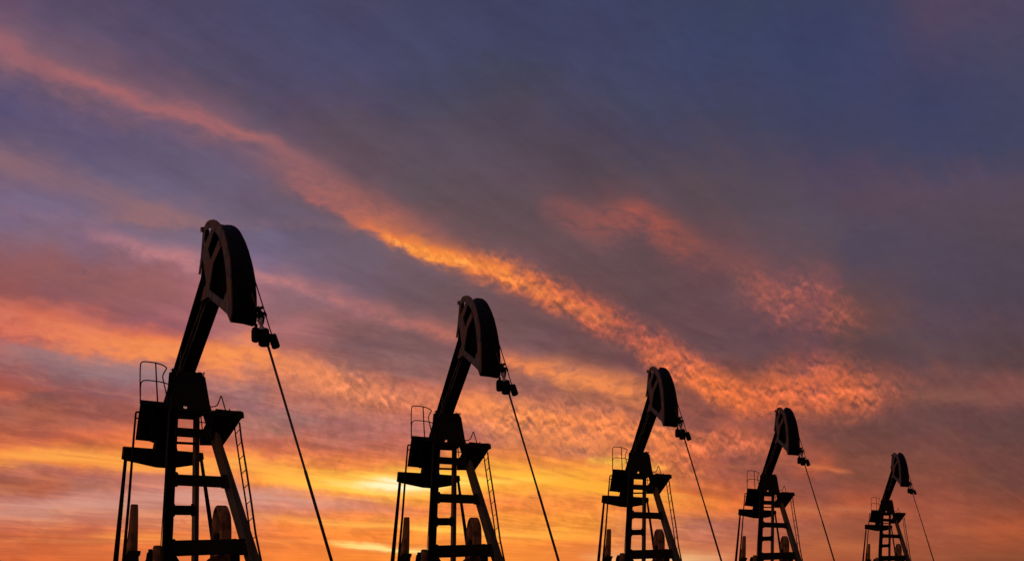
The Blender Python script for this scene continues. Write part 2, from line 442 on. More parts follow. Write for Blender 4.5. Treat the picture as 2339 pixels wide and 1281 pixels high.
    sh.tube([G(597.5,727,f+.03), G(594.6,736,f+.03), G(597.4,744,f+.03), G(598,752,f+.03)], [.036, .045, .034, .07], 8)
    sh.tube([G(590.6,728,f+.03), G(588,734,f+.03)], [.018, .012], 6)
    sh.build("shackle", M['shackle'], car)
    rd = MB()
    a_, b_ = G(607,772,f), G(697,1074,f)
    e_ = G(757.6,1281,f); e2 = b_ + (e_ - b_) * ((b_.z - .6) / (b_.z - e_.z))
    rd.tube([a_, b_, b_.lerp(e2, .003), e2], [.0245, .0245, .031, .034], 10)
    rd.build("polished_rod", M['rod'], root, smooth=True)
    wh = MB()
    w0 = Vector((e2.x, e2.y, 0))
    wh.tube([w0, w0 + UP * .12, w0 + UP * .13, w0 + UP * .45, w0 + UP * .46, w0 + UP * .6, w0 + UP * .62, w0 + UP * .75], [.3, .3, .14, .14, .2, .2, .07, .07], 14)
    wh.build("wellhead", M['beam'], root)

    # ---------------- ladder to the right platform
    Ls = [(536,976),(539,1000),(550.5,1076),(562,1148),(567,1184.7),(578,1262)]
    Rs = [(547,964),(551,1000),(563.4,1076),(573,1138.5),(584,1219),(596.7,1281)]
    def dl(v, a, b): return a + (b - a) * (v - 960) / 320
    ld = MB()
    lp = [P(u, v, dl(v, -.12, -.2)) for u, v in Ls]; rp = [P(u, v, dl(v, -.5, -.58)) for u, v in Rs]
    for q in (lp, rp):
        q.append(q[-2] + (q[-1] - q[-2]) * ((q[-2].z - .1) / (q[-2].z - q[-1].z)))
    ld.tube(lp, [.015, .016, .017, .018, .018, .019, .02], 6)
    ld.tube(rp, [.018, .02, .021, .022, .023, .024, .026], 6)
    lad = ld.build("ladder", M['rail'], root)
    for (a_, b_) in (((540,989),(547.6,979.6)), ((543,1018.4),(551,1008.6)), ((547,1048.6),(556,1039)), ((552,1081),(562,1072)), ((557.4,1114.4),(567,1105)), ((562.6,1151),(572.4,1143)), ((568,1190),(578,1181)), ((577,1230),(585.6,1223.6))):
        m = MB(); m.tube([P(*a_, dl(a_[1], -.12, -.2)), P(*b_, dl(b_[1], -.5, -.58))], .0095, 6)
        m.build("rung", M['rail'], lad)
    return root

pump = make_pumpjack()

def copy_tree(o, parent=None):
    c = o.copy(); COL.objects.link(c)
    if parent: c.parent = parent
    for ch in list(o.children): copy_tree(ch, c)
    return c

spots = [  # column of the saddle, size against the nearest one, label
 (430.0, 1.000, "nearest and largest black pumpjack, at the left end of the receding row"),
 (1023.4, .786, "second largest pumpjack, its legs dark against the brightest yellow gap above the horizon"),
 (1461.3, .584, "middle pumpjack of the row of five, its head just under the ragged orange cloud tail"),
 (1756.6, .466, "second smallest pumpjack, standing between the middle one and the farthest one"),
 (2026.2, .333, "smallest and farthest pumpjack, silhouetted on dim brown sky at the right end of the row"),
]
a0 = math.atan2(ORI.x, ORI.y)
roots = [pump] + [copy_tree(pump) for _ in spots[1:]]
for root, (u, s, label) in zip(roots, spots):
    d = D0 / s
    x = (u - CX) / FPX * d
    root.location = (x, d, 0)
    root.rotation_euler = (0, 0, -math.atan2(x, d))
    root['label'] = label
    root['category'] = "pumpjack"
    root['group'] = "oil pumpjacks in a receding row"

# ------------------------------------------------------------------ ground
g = MB()
xs = [-30000, -3000, -600, -150, -40, 0, 40, 150, 600, 3000, 30000]
ys = [-30000, -3000, -300, -40, 0, 20, 60, 120, 300, 900, 3000, 30000]
vv = [[g.bm.verts.new((x, y, 0)) for x in xs] for y in ys]
for j in range(len(ys) - 1):
    for i in range(len(xs) - 1):
        g.bm.faces.new((vv[j][i], vv[j][i + 1], vv[j + 1][i + 1], vv[j + 1][i]))
go = g.build("ground", M['soil'])
go['kind'] = "structure"

# ------------------------------------------------------------------ sky
SUN_AZ, SUN_EL = -5.0, 3.0          # degrees right of +Y, degrees above the horizon
world = bpy.data.worlds.new("World"); scene.world = world; world.use_nodes = True
nt = world.node_tree; N = nt.nodes; LK = nt.links
for n_ in list(N): N.remove(n_)

def sock(x, s):
    if isinstance(x, (int, float)): s.default_value = x
    else: LK.new(x, s)
def mth(op, a, b=None, c=None, clamp=False):
    n_ = N.new("ShaderNodeMath"); n_.operation = op; n_.use_clamp = clamp
    sock(a, n_.inputs[0])
    if b is not None: sock(b, n_.inputs[1])
    if c is not None: sock(c, n_.inputs[2])
    return n_.outputs[0]
def add(a, b): return mth('ADD', a, b)
def sub(a, b): return mth('SUBTRACT', a, b)
def mul(a, b): return mth('MULTIPLY', a, b)
def div(a, b): return mth('DIVIDE', a, b)
def rng(x, a, b, c=0.0, d=1.0, smooth=True):
    n_ = N.new("ShaderNodeMapRange"); n_.interpolation_type = 'SMOOTHSTEP' if smooth else 'LINEAR'
    sock(x, n_.inputs[0]); n_.inputs[1].default_value = a; n_.inputs[2].default_value = b
    n_.inputs[3].default_value = c; n_.inputs[4].default_value = d
    return n_.outputs[0]
def comb(x, y, z=0.0):
    n_ = N.new("ShaderNodeCombineXYZ"); sock(x, n_.inputs[0]); sock(y, n_.inputs[1]); sock(z, n_.inputs[2]); return n_.outputs[0]
def noise(vec, scale, detail=4, rough=.55, dist=0.0):
    n_ = N.new("ShaderNodeTexNoise"); n_.noise_dimensions = '3D'
    n_.inputs["Scale"].default_value = scale; n_.inputs["Detail"].default_value = detail
    n_.inputs["Roughness"].default_value = rough; n_.inputs["Distortion"].default_value = dist
    LK.new(vec, n_.inputs["Vector"]); return n_.outputs["Fac"]
def mixc(fac, a, b):
    n_ = N.new("ShaderNodeMix"); n_.data_type = 'RGBA'; n_.clamp_factor = True
    sock(fac, n_.inputs[0])
    for v_, k in ((a, 6), (b, 7)):
        if isinstance(v_, tuple): n_.inputs[k].default_value = v_
        else: LK.new(v_, n_.inputs[k])
    return n_.outputs[2]

tc = N.new("ShaderNodeTexCoord")
sep = N.new("ShaderNodeSeparateXYZ"); LK.new(tc.outputs["Generated"], sep.inputs[0])
dx, dy, dz = sep.outputs
DEG = 180 / math.pi
AZ = mul(mth('ARCTAN2', dx, dy), DEG)                 # azimuth, degrees
EL = mul(mth('ARCSINE', dz), DEG)                     # elevation, degrees
def az_el(u, v):
    a = math.atan((u - CX) / FPX)
    return a * DEG, math.atan((HOR - v) / FPX * math.cos(a)) * DEG

# --- cloud texture fields, all functions of direction
VPA = az_el(2720, 1286)[0]
rr = mth('MAXIMUM', sub(VPA, AZ), 2.0)
logr = mth('LOGARITHM', rr, math.e)
slope = mth('MAXIMUM', div(add(EL, .6), rr), .004)
logs = mth('LOGARITHM', slope, math.e)
flow = comb(mul(logr, 2.2), mul(logs, 7.0))
n_flow = noise(flow, 1.0, 6, .55, .3)                 # long fibres running to the vanishing point
n_flow2 = noise(comb(mul(logr, 6.0), mul(logs, 16.0), 3.3), 1.0, 5, .55, .4)
iso = comb(AZ, mul(EL, 1.25), 0.0)
n_big = noise(iso, .22, 3, .5)
n_mid = noise(comb(AZ, mul(EL, 1.7), 5.1), .75, 5, .55)
tilt = comb(add(AZ, mul(EL, .55)), mul(sub(EL, mul(AZ, .25)), 1.5), 8.8)
n_lump = noise(tilt, 2.1, 6, .62, .5)                 # mackerel lumps
n_wisp = noise(comb(mul(sub(AZ, mul(EL, .2)), 2.9), mul(add(EL, mul(AZ, .42)), 3.0), 4.4), 1.0, 5, .58, .35)
n_wisp_up = noise(comb(mul(sub(AZ, mul(add(EL, .16), .2)), 2.9), mul(add(add(EL, .16), mul(AZ, .42)), 3.0), 4.4), 1.0, 5, .58, .35)
relief = mul(add(mul(sub(n_wisp, n_wisp_up), 2.3), mul(sub(n_wisp, .5), 1.0)), rng(n_mid, .36, .62, .2, .95))     # puffs lit from below
n_lump2 = noise(comb(add(AZ, mul(EL, .3)), mul(EL, 1.9), 1.7), 1.5, 7, .6, .6)

warp1 = mul(sub(n_mid, .5), 1.3)
warp2 = mul(sub(n_flow, .5), 1.3)
warp3 = mul(sub(n_lump2, .5), .55)
lowEL = rng(EL, 0.0, 9.0, .32, 1.0)
EW = add(EL, mul(add(add(warp1, warp2), warp3), lowEL))                # warped elevation
AW = add(AZ, mul(sub(noise(comb(AZ, EL, 11.0), .5, 4), .5), 2.4))      # warped azimuth
EW_fine = add(EL, mul(add(add(mul(warp1, .45), mul(warp2, .4)), mul(sub(n_lump2, .5), .5)), lowEL))

AMAX, EMAX = 22.0, 22.0
def a01(x): return rng(x, -AMAX, AMAX, 0, 1, False)
A01w = a01(AW); A01 = a01(AZ)
E01w = div(EW, EMAX)

# --- broad colour of the cloud sheet: one vertical ramp per azimuth, blended
table = {   # column: (row, colour) down the picture
 20: "0 95 75 105,60 106 82 108,110 112 88 112,150 112 88 112,200 95 82 115,260 85 78 115,340 105 88 115,400 118 95 120,470 120 102 135,540 125 100 125,590 140 90 100,650 150 88 92,690 160 95 92,740 215 120 95,770 190 105 95,800 165 110 110,830 160 110 110,870 180 105 90,900 190 108 85,940 155 95 88,980 180 105 82,1020 225 130 72,1045 250 150 65,1075 190 120 100,1110 170 105 85,1150 205 140 115,1200 205 115 85,1281 205 100 60",
 100: "0 90 75 105,80 100 82 110,160 108 86 110,210 100 84 114,260 90 80 116,340 100 86 116,400 110 92 120,470 118 102 134,540 128 100 122,590 136 92 105,640 145 90 100,690 150 90 95,730 215 118 92,770 205 112 92,800 160 112 112,840 145 110 120,875 172 105 92,900 140 92 95,930 150 90 82,960 165 95 80,990 190 110 85,1020 220 120 75,1042 248 145 65,1054 255 150 65,1066 205 130 110,1090 185 112 92,1120 180 105 85,1138 192 130 115,1152 205 150 130,1172 205 135 105,1200 215 130 90,1230 205 105 70,1281 222 110 60",
 195: "0 84 74 104,100 100 82 110,200 112 88 108,260 100 84 116,330 92 82 118,400 100 90 122,470 115 100 130,540 130 100 125,600 120 90 110,640 130 85 95,700 160 98 100,750 215 125 100,790 235 140 90,820 190 125 110,840 140 112 120,870 150 108 115,900 150 92 95,940 155 92 90,970 175 100 85,1000 215 120 80,1025 190 105 70,1045 235 138 66,1062 250 150 65,1085 190 125 110,1115 165 108 100,1140 200 145 130,1170 215 145 115,1200 205 118 90,1230 215 115 75,1281 215 108 60",
 350: "0 78 70 104,100 84 74 106,200 104 82 108,260 108 86 110,300 96 84 116,400 98 90 122,450 112 96 124,500 145 106 118,530 118 102 130,570 140 106 128,620 150 98 108,680 140 90 100,730 165 102 108,770 225 130 95,800 245 150 85,825 200 135 110,860 150 122 130,890 165 115 120,930 165 100 95,980 200 115 85,1015 235 135 75,1060 255 165 80,1082 215 145 115,1130 200 140 125,1160 190 125 105,1185 215 145 110,1220 225 125 75,1250 225 120 70,1281 220 112 65",
 470: "0 74 70 104,100 78 72 106,200 86 76 104,290 108 84 108,350 96 84 114,430 100 90 120,500 112 96 122,560 128 106 134,620 165 110 122,680 160 104 112,740 170 110 112,780 225 140 100,820 250 160 85,850 215 140 105,880 165 120 120,920 160 110 112,960 185 112 100,1000 205 120 88,1030 225 132 80,1060 250 160 76,1085 230 150 95,1120 205 145 125,1155 205 140 118,1185 215 140 100,1225 225 124 74,1281 228 118 62",
 585: "0 68 68 104,100 72 70 106,200 78 72 104,300 95 80 104,400 104 88 116,500 100 88 116,580 118 104 138,640 160 112 128,700 155 108 120,760 185 125 118,800 235 150 95,830 235 150 100,870 175 125 115,920 150 116 125,960 155 112 115,1000 175 108 100,1030 220 130 85,1060 240 150 80,1090 245 165 70,1110 240 160 80,1130 205 150 130,1160 210 145 120,1190 220 140 100,1220 225 125 75,1281 235 128 62",
 660: "0 66 68 104,100 70 70 106,200 74 70 104,260 85 72 100,330 100 80 100,400 105 84 104,460 100 86 108,540 98 88 118,600 118 100 128,650 140 105 122,700 140 104 115,745 165 112 118,780 165 112 115,830 190 122 104,860 196 130 106,900 180 122 110,930 160 115 118,960 145 110 115,990 170 110 105,1020 190 110 90,1045 225 140 85,1075 250 180 70,1100 252 190 80,1125 225 155 105,1150 215 145 120,1185 240 146 76,1220 235 130 68,1281 240 132 60",
 820: "0 66 66 100,100 66 68 106,200 72 70 104,260 78 70 96,330 86 72 92,400 90 74 92,470 96 78 96,540 100 84 104,600 100 88 112,660 110 92 115,700 138 98 112,740 125 90 100,790 110 84 100,850 140 100 105,880 162 106 100,920 172 112 104,960 160 104 108,1000 170 110 108,1030 190 110 92,1060 228 138 78,1085 252 184 76,1105 255 210 95,1120 250 180 70,1140 220 150 110,1170 230 135 75,1195 243 155 72,1220 240 138 62,1281 243 140 58",
 950: "0 60 64 98,100 64 68 104,200 64 66 98,280 72 68 92,350 84 72 94,420 86 74 90,480 92 72 84,540 110 78 84,600 104 80 92,640 98 82 100,700 105 84 100,745 120 90 100,780 115 88 100,850 130 95 105,890 165 105 102,930 190 115 100,970 170 110 110,1000 182 112 106,1040 205 124 88,1065 240 158 78,1085 250 190 78,1110 255 205 90,1135 250 180 70,1160 235 140 75,1200 245 160 70,1240 245 150 65,1281 245 145 60",
 1065: "0 58 64 98,100 60 66 102,200 64 66 94,280 74 68 90,360 84 72 92,430 86 72 88,500 90 72 84,560 100 74 80,640 100 78 90,700 102 80 92,770 135 92 94,810 120 88 96,860 140 96 100,900 190 118 98,940 215 134 92,975 172 112 108,1010 195 122 98,1050 245 165 74,1085 255 192 72,1115 254 190 70,1145 240 150 72,1170 240 145 70,1207 250 175 70,1240 245 150 62,1281 246 148 60",
 1185: "0 56 62 98,100 58 64 98,200 64 64 88,300 74 66 88,400 82 68 86,480 86 70 84,540 92 72 80,600 104 74 76,690 100 72 74,740 100 76 80,800 115 84 88,840 140 92 88,880 140 96 98,920 160 106 98,950 172 112 96,980 160 106 100,1010 172 110 96,1050 245 160 70,1085 255 190 70,1110 253 180 62,1140 235 150 75,1170 245 160 65,1215 250 175 70,1240 245 150 62,1281 247 150 60",
 1330: "0 58 64 100,100 60 64 102,200 64 66 98,300 70 64 88,400 80 66 82,450 92 68 80,500 95 70 80,560 92 70 78,620 90 66 70,700 94 68 72,760 95 70 74,820 105 74 78,850 122 82 80,890 142 92 84,930 158 104 98,960 168 108 94,1000 166 108 100,1030 150 100 100,1060 235 150 75,1100 253 180 65,1140 240 155 70,1180 245 165 65,1210 250 170 65,1240 240 145 65,1281 240 140 65",
 1475: "0 56 64 100,200 60 66 100,300 66 64 92,400 80 68 86,500 96 70 76,600 88 66 74,700 90 68 72,780 98 70 74,840 110 74 74,900 132 84 78,950 148 94 90,1000 165 102 86,1050 190 114 85,1100 245 160 65,1150 235 150 70,1200 215 140 90,1240 225 145 90,1281 235 170 105",
 1610: "0 54 64 98,100 56 66 104,200 58 64 100,300 66 64 92,400 80 68 84,500 88 68 76,570 100 68 74,640 92 66 70,720 96 70 76,800 95 70 76,840 116 75 73,875 128 78 72,910 122 76 75,950 120 76 78,990 132 81 80,1020 150 88 78,1060 170 95 78,1100 180 100 76,1140 240 145 60,1165 225 130 68,1190 175 110 88,1220 200 130 100,1250 190 115 80,1281 225 160 110",
 1680: "0 54 64 96,100 54 64 100,200 58 64 98,300 66 64 92,400 80 68 86,480 84 70 84,560 100 70 74,640 94 70 76,720 100 74 80,800 96 70 76,850 125 76 72,900 160 90 72,950 125 76 76,1000 160 88 74,1040 140 82 78,1090 160 88 72,1130 205 115 70,1160 235 130 62,1190 185 110 85,1230 185 112 85,1281 215 130 85",
 1775: "0 54 64 98,100 54 64 102,200 58 64 100,300 62 64 96,400 78 68 90,500 86 72 88,580 98 72 78,650 110 74 76,720 98 72 78,800 96 70 76,860 130 78 72,910 150 84 70,960 115 72 74,1010 150 84 70,1060 150 84 72,1110 140 80 72,1165 195 108 68,1200 170 96 76,1240 180 100 72,1281 195 108 66",
 1870: "0 56 62 98,100 54 62 102,200 56 64 100,300 60 62 96,400 78 66 92,500 84 72 92,600 92 72 84,650 110 74 76,700 108 73 76,760 96 70 76,830 108 70 72,890 124 76 70,930 122 74 70,970 110 70 70,1010 120 72 68,1050 155 84 66,1075 185 96 64,1100 140 78 70,1150 160 88 68,1168 180 98 66,1200 160 88 68,1281 175 92 58",
 1950: "0 58 64 98,150 58 64 104,250 60 64 100,330 64 64 96,400 80 66 92,480 84 68 88,560 76 68 92,640 90 70 80,720 102 72 74,790 86 66 74,840 106 69 71,890 120 74 70,930 116 71 68,980 100 66 66,1050 120 70 62,1100 130 74 64,1160 180 92 62,1190 150 80 62,1281 165 84 56",
 2140: "0 82 68 96,100 72 66 98,200 60 62 98,300 60 64 100,380 70 66 96,420 86 70 92,500 82 68 88,600 78 68 90,700 80 70 88,780 88 72 84,840 96 72 80,900 112 74 74,950 100 70 72,1050 120 74 68,1120 140 78 64,1180 165 88 66,1281 150 78 54",
 2310: "0 78 68 98,100 72 68 98,250 64 66 98,350 66 66 96,430 84 70 92,520 82 68 84,620 76 66 86,740 80 68 82,830 90 68 74,870 116 75 76,910 122 76 74,960 95 68 70,1050 105 68 66,1120 115 70 62,1180 150 78 56,1210 172 87 56,1281 130 70 50",
}
base = None; prev = None
for u in sorted(table):
    rp = N.new("ShaderNodeValToRGB"); cr = rp.color_ramp; cr.interpolation = 'CARDINAL'
    st = []
    for ent in table[u].split(","):
        v, *c = [float(q) for q in ent.split()]
        if c[0] < 125 and 350 < v < 900 and 800 < u < 1900: c[2] = max(c[2], c[1] + 13)
        if u > 1500 and v > 900: c[2] *= 1.03; c[1] *= .98
        if c[0] > 140: c[1] *= 1 - .05 * min((c[0] - 140) / 60, 1)
        st.append((max(az_el(u, v)[1] / EMAX, 0.0), lin(c)))
    st.sort()
    while len(st) > 31:                    # a ramp holds 32 stops: drop the one its neighbours replace best
        def err(i):
            (p0, c0), (p1, c1), (p2, c2) = st[i - 1:i + 2]
            t = (p1 - p0) / (p2 - p0)
            return sum(abs(c0[k] + (c2[k] - c0[k]) * t - c1[k]) for k in range(3))
        st.pop(min(range(1, len(st) - 1), key=err))
    while len(cr.elements) > 1: cr.elements.remove(cr.elements[-1])
    cr.elements[0].position, cr.elements[0].color = st[0]
    for p_, c_ in st[1:]:
        e = cr.elements.new(p_); e.color = c_
    LK.new(E01w, rp.inputs["Fac"])
    if base is None: base = rp.outputs["Color"]
    else: base = mixc(rng(AW, az_el(prev, 0)[0], az_el(u, 0)[0]), base, rp.outputs["Color"])
    prev = u
sky = base
# faint fibres and mottling over the whole sheet
fib = add(mul(mul(sub(n_flow2, .5), rng(AZ, 2.0, 12.0, .42, .05)), rng(EL, .0, 4.0, .5, 1.0)), mul(sub(n_lump2, .5), .22))
vm = N.new("ShaderNodeVectorMath"); vm.operation = 'SCALE'
LK.new(sky, vm.inputs[0]); LK.new(add(1.0, fib), vm.inputs["Scale"])
sky = vm.outputs[0]

# broken layers: thin mauve cloud in shade between lit shreds
n_brk = noise(comb(mul(logr, 4.2), mul(logs, 8.5), 9.1), 1.0, 9, .62, .9)
n_brk2 = noise(comb(mul(AZ, .55), mul(add(EL, mul(AZ, .12)), 1.9), 2.7), 1.0, 9, .64, .8)
lay = rng(add(mul(n_brk, .45), mul(n_brk2, .55)), .42, .60)
lay_w = mul(mul(rng(EL, 11.0, 5.5, .16, 1.0), rng(EL, .1, 1.2, .5, 1.0)), rng(AZ, 5.0, 13.0, 1.0, .45))
shade = mixc(lay, (.76, .61, .72, 1), (1.13, 1.04, .93, 1))
shade = mixc(lay_w, (1, 1, 1, 1), shade)
vm = N.new("ShaderNodeVectorMath"); vm.operation = 'MULTIPLY'
LK.new(sky, vm.inputs[0]); LK.new(shade, vm.inputs[1])
sky = vm.outputs[0]
puff = mul(mul(sub(n_wisp, .5), .9), mul(mul(rng(EL, .4, 2.0), rng(EL, 8.5, 6.0)), mul(rng(AZ, -14.0, -8.0, .3, 1.0), rng(AZ, 6.0, 14.0, 1.0, .4))))
vm = N.new("ShaderNodeVectorMath"); vm.operation = 'SCALE'
LK.new(sky, vm.inputs[0]); LK.new(add(1.0, puff), vm.inputs["Scale"])
sky = vm.outputs[0]

def curve(x01, pts):
    n_ = N.new("ShaderNodeFloatCurve"); c = n_.mapping.curves[0]
    pts = sorted(pts)
    while len(c.points) > 2: c.points.remove(c.points[-1])
    c.points[0].location = pts[0]; c.points[1].location = pts[-1]
    for p_ in pts[1:-1]: c.points.new(*p_)
    for p_ in c.points: p_.handle_type = 'AUTO_CLAMPED'
    n_.mapping.extend = 'HORIZONTAL'; n_.mapping.update()
    LK.new(x01, n_.inputs["Value"]); return n_.outputs[0]
def px01(u): return (az_el(u, 0)[0] + AMAX) / (2 * AMAX)
PXD = FPX * math.pi / 180.0           # photograph pixels in a degree

TEX = {'wisp': n_wisp, 'flow': n_flow2, 'lump': n_lump, 'soft': n_lump2}
def streak(pts, tex='soft', k=.6, fine=True, hard=False):
    """a band of lit cloud: (column, row, half-width above, half-width below, strength, colour)"""
    global sky
    x = A01w if not fine else a01(add(AZ, mul(sub(AW, AZ), .35)))
    vc = curve(x, [(px01(p[0]), az_el(p[0], p[1])[1] / EMAX) for p in pts])
    wu = curve(x, [(px01(p[0]), p[2] / 200.0) for p in pts])
    wd = curve(x, [(px01(p[0]), p[3] / 200.0) for p in pts])
    am = curve(x, [(px01(p[0]), p[4]) for p in pts])
    d = mul(sub(EW_fine, mul(vc, EMAX)), PXD / 200.0)
    up = mth('GREATER_THAN', d, 0.0)
    w = mth('MAXIMUM', add(mul(up, wu), mul(sub(1.0, up), wd)), .004)
    q = div(d, w)
    m_ = mul(mth('EXPONENT', mul(mul(q, q), -1.0)), am)
    t = TEX[tex]
    m2 = mul(m_, mth('MAXIMUM', add(1.0, mul(sub(t, .5), (5.0 if tex != 'wisp' else 3.2) * k)), 0.0))
    rp = N.new("ShaderNodeValToRGB"); cr = rp.color_ramp; cr.interpolation = 'LINEAR'
    while len(cr.elements) > 1: cr.elements.remove(cr.elements[-1])
    cr.elements[0].position = px01(pts[0][0]); cr.elements[0].color = lin(pts[0][5])
    last = pts[0][5]
    for p_ in pts[1:]:
        if len(p_) > 5 and p_[5] is not None and p_[5] != last:
            e = cr.elements.new(px01(p_[0])); e.color = lin(p_[5]); last = p_[5]
    LK.new(x, rp.inputs["Fac"])
    colr = rp.outputs["Color"]
    if tex == 'wisp':
        m2 = mul(mth('TANH', m2), 1.06)
        vs = N.new("ShaderNodeVectorMath"); vs.operation = 'SCALE'
        LK.new(colr, vs.inputs[0]); LK.new(mth('MAXIMUM', add(1.02, relief), .35), vs.inputs["Scale"])
        colr = vs.outputs[0]
    sky = mixc(mth('MINIMUM', m2, 1.0), sky, colr)

def S_(*rows_):
    out = []; c = None
    for r_ in rows_:
        if len(r_) > 5: c = r_[5]
        out.append((*r_[:5], c))
    return out

# grey-lilac gaps
streak(S_((0,795,20,25,.4,(158,124,126)),(150,825,22,28,.6),(300,850,25,30,.7,(150,126,134)),(400,870,20,25,.5),(480,880,15,15,0)), 'flow', .4)
streak(S_((-200,1160,20,30,.5,(206,160,146)),(0,1160,20,30,.6),(200,1150,22,32,.6),(400,1135,22,30,.6),(600,1128,14,26,.6),(760,1145,12,22,.45),(900,1165,10,15,.2),(1000,1170,8,10,0)), 'flow', .5)
# mauve and dusky red fibres at left
streak(S_((-200,300,34,30,.5,(138,102,116)),(0,368,34,30,.6),(150,420,30,28,.6),(300,468,26,24,.7,(144,104,114)),(400,494,22,18,.75),(470,508,16,14,.3),(540,520,12,12,0)), 'flow', .6)
streak(S_((-200,575,40,40,.6,(146,88,96)),(0,592,40,36,.6),(120,612,38,36,.65,(148,90,94)),(260,640,34,34,.6),(400,665,30,30,.45,(154,96,100)),(520,690,22,22,.2),(620,705,15,15,0)), 'soft', .7)
# upper pink band
streak(S_((-300,-60,45,45,.4,(160,102,110)),(0,108,30,26,.85,(178,104,108)),(100,158,22,20,.8),(180,186,22,18,.88),(260,214,20,18,.76),(330,240,22,17,.66),(420,262,20,13,.85,(176,102,106)),(480,288,18,12,.95),(560,314,16,11,.8,(172,102,104)),(620,330,18,22,.45),(700,375,20,25,.25),(760,400,20,20,0)), 'flow', .5)
streak(S_((0,110,70,60,.3,(140,98,112)),(250,215,70,60,.3),(500,295,55,50,.3),(640,380,45,45,.45,(150,98,106)),(750,425,45,45,.6,(164,98,98)),(850,478,42,35,.6,(172,96,90)),(920,500,36,30,.5),(1000,535,30,25,.25),(1060,560,25,20,0)), 'soft', .45)
# middle orange band: smooth to the left, breaking into mackerel wisps to the right
streak(S_((620,385,25,25,0,(160,95,98)),(700,440,30,14,.4,(178,98,96)),(780,492,32,12,.55,(198,104,88)),(850,526,32,13,.75,(222,114,74)),(900,551,32,15,.9,(236,120,62)),(960,576,32,18,1,(246,130,57)),(1020,593,32,20,1,(247,131,57)),(1080,604,30,22,.9,(240,122,60)),(1130,622,28,22,.6,(232,114,64)),(1180,640,22,20,0)), 'soft', .5)
streak(S_((1040,590,20,20,0,(244,130,58)),(1100,612,28,22,.75),(1160,634,30,24,1,(240,124,60)),(1230,664,32,26,.95,(230,114,62)),(1300,694,34,30,.85,(220,106,66)),(1380,730,34,30,.75,(206,98,68)),(1460,766,32,30,.65,(198,94,70)),(1540,800,30,30,.6),(1600,845,24,24,.35),(1660,880,20,20,0)), 'wisp', 1.15)
streak(S_((850,522,18,7,0,(255,152,66)),(900,555,12,8,.45),(960,582,13,9,.7,(255,160,66)),(1030,597,13,10,.75),(1100,611,12,10,.5),(1200,655,12,10,.4,(252,146,68)),(1260,680,12,12,.3),(1340,715,14,14,.25,(244,140,76)),(1420,750,12,12,0)), 'wisp', .9)
# red patch above right
streak(S_((1220,470,20,20,0,(150,80,78)),(1290,480,26,44,.42),(1350,505,32,48,.6,(148,80,78)),(1400,496,36,46,.68,(154,80,76)),(1450,488,34,36,.8,(166,82,74)),(1500,512,30,42,.78,(162,80,72)),(1560,542,28,46,.64,(150,78,72)),(1620,572,26,46,.46,(138,78,74)),(1700,595,26,46,.3),(1780,600,20,30,0)), 'soft', .6)
# dull red mottling at right
streak(S_((1640,630,30,30,0,(160,88,76)),(1720,650,40,55,.34),(1780,675,40,55,.5,(176,92,76)),(1850,680,55,60,.42),(1910,700,45,55,.36),(1990,735,30,40,0)), 'wisp', 1.2)
# pink fibre across the middle
streak(S_((180,520,15,15,0,(176,118,132)),(260,552,20,16,.5,(184,120,130)),(340,574,24,18,.72),(420,590,26,22,.75,(190,124,130)),(520,608,22,22,.7),(600,624,16,16,.72,(184,122,128)),(680,645,16,14,.6),(760,674,18,16,.55,(178,114,118)),(850,704,18,16,.5),(930,735,20,18,.55,(184,112,108)),(1000,756,18,18,.6,(196,112,100)),(1060,772,16,16,.45),(1130,806,18,18,.6,(218,126,92)),(1200,832,20,20,.75,(236,136,82)),(1280,856,28,24,.85,(242,146,82)),(1380,880,36,26,.8,(240,142,80)),(1450,895,34,30,.7),(1500,905,25,25,.25),(1560,915,20,20,0)), 'soft', .7)
# mackerel cloud above the fourth pumpjack
streak(S_((1440,795,20,20,0,(214,110,70)),(1530,838,32,24,.8,(228,114,66)),(1600,868,36,28,.95,(240,122,62)),(1660,900,38,28,1,(240,120,60)),(1730,922,44,28,1,(232,114,62)),(1790,908,56,36,.95,(220,108,64)),(1860,890,54,48,.95,(224,110,64)),(1930,886,46,50,.9,(226,112,64)),(1990,890,44,44,.62,(206,104,68)),(2040,888,40,40,.36,(176,94,70)),(2100,890,36,36,.14),(2180,895,25,25,0)), 'wisp', 1.05)
streak(S_((1480,905,20,18,0,(176,92,76)),(1560,930,24,24,.4),(1660,965,24,26,.4),(1780,985,26,26,.25),(1900,990,20,20,0)), 'soft', .8)
# orange shelf at left
streak(S_((-200,715,36,34,.6,(218,124,100)),(0,734,34,32,.5,(222,128,98)),(100,752,32,32,.6,(234,138,94)),(200,776,32,30,.72,(242,144,90)),(300,800,28,24,.8,(246,148,86)),(400,806,26,22,.82),(500,806,22,26,.85,(252,156,84)),(600,812,20,32,.78,(248,152,86)),(680,836,20,36,.6,(240,144,90)),(760,862,24,36,.5),(800,870,20,30,0)), 'soft', .8)
streak(S_((620,830,20,20,0,(238,146,96)),(690,842,24,38,.5),(760,866,26,42,.75),(840,892,26,40,.7,(232,138,92)),(920,908,22,32,.55),(1000,916,20,26,.5,(230,134,92)),(1060,918,16,20,.4),(1120,922,14,16,0)), 'wisp', 1.1)
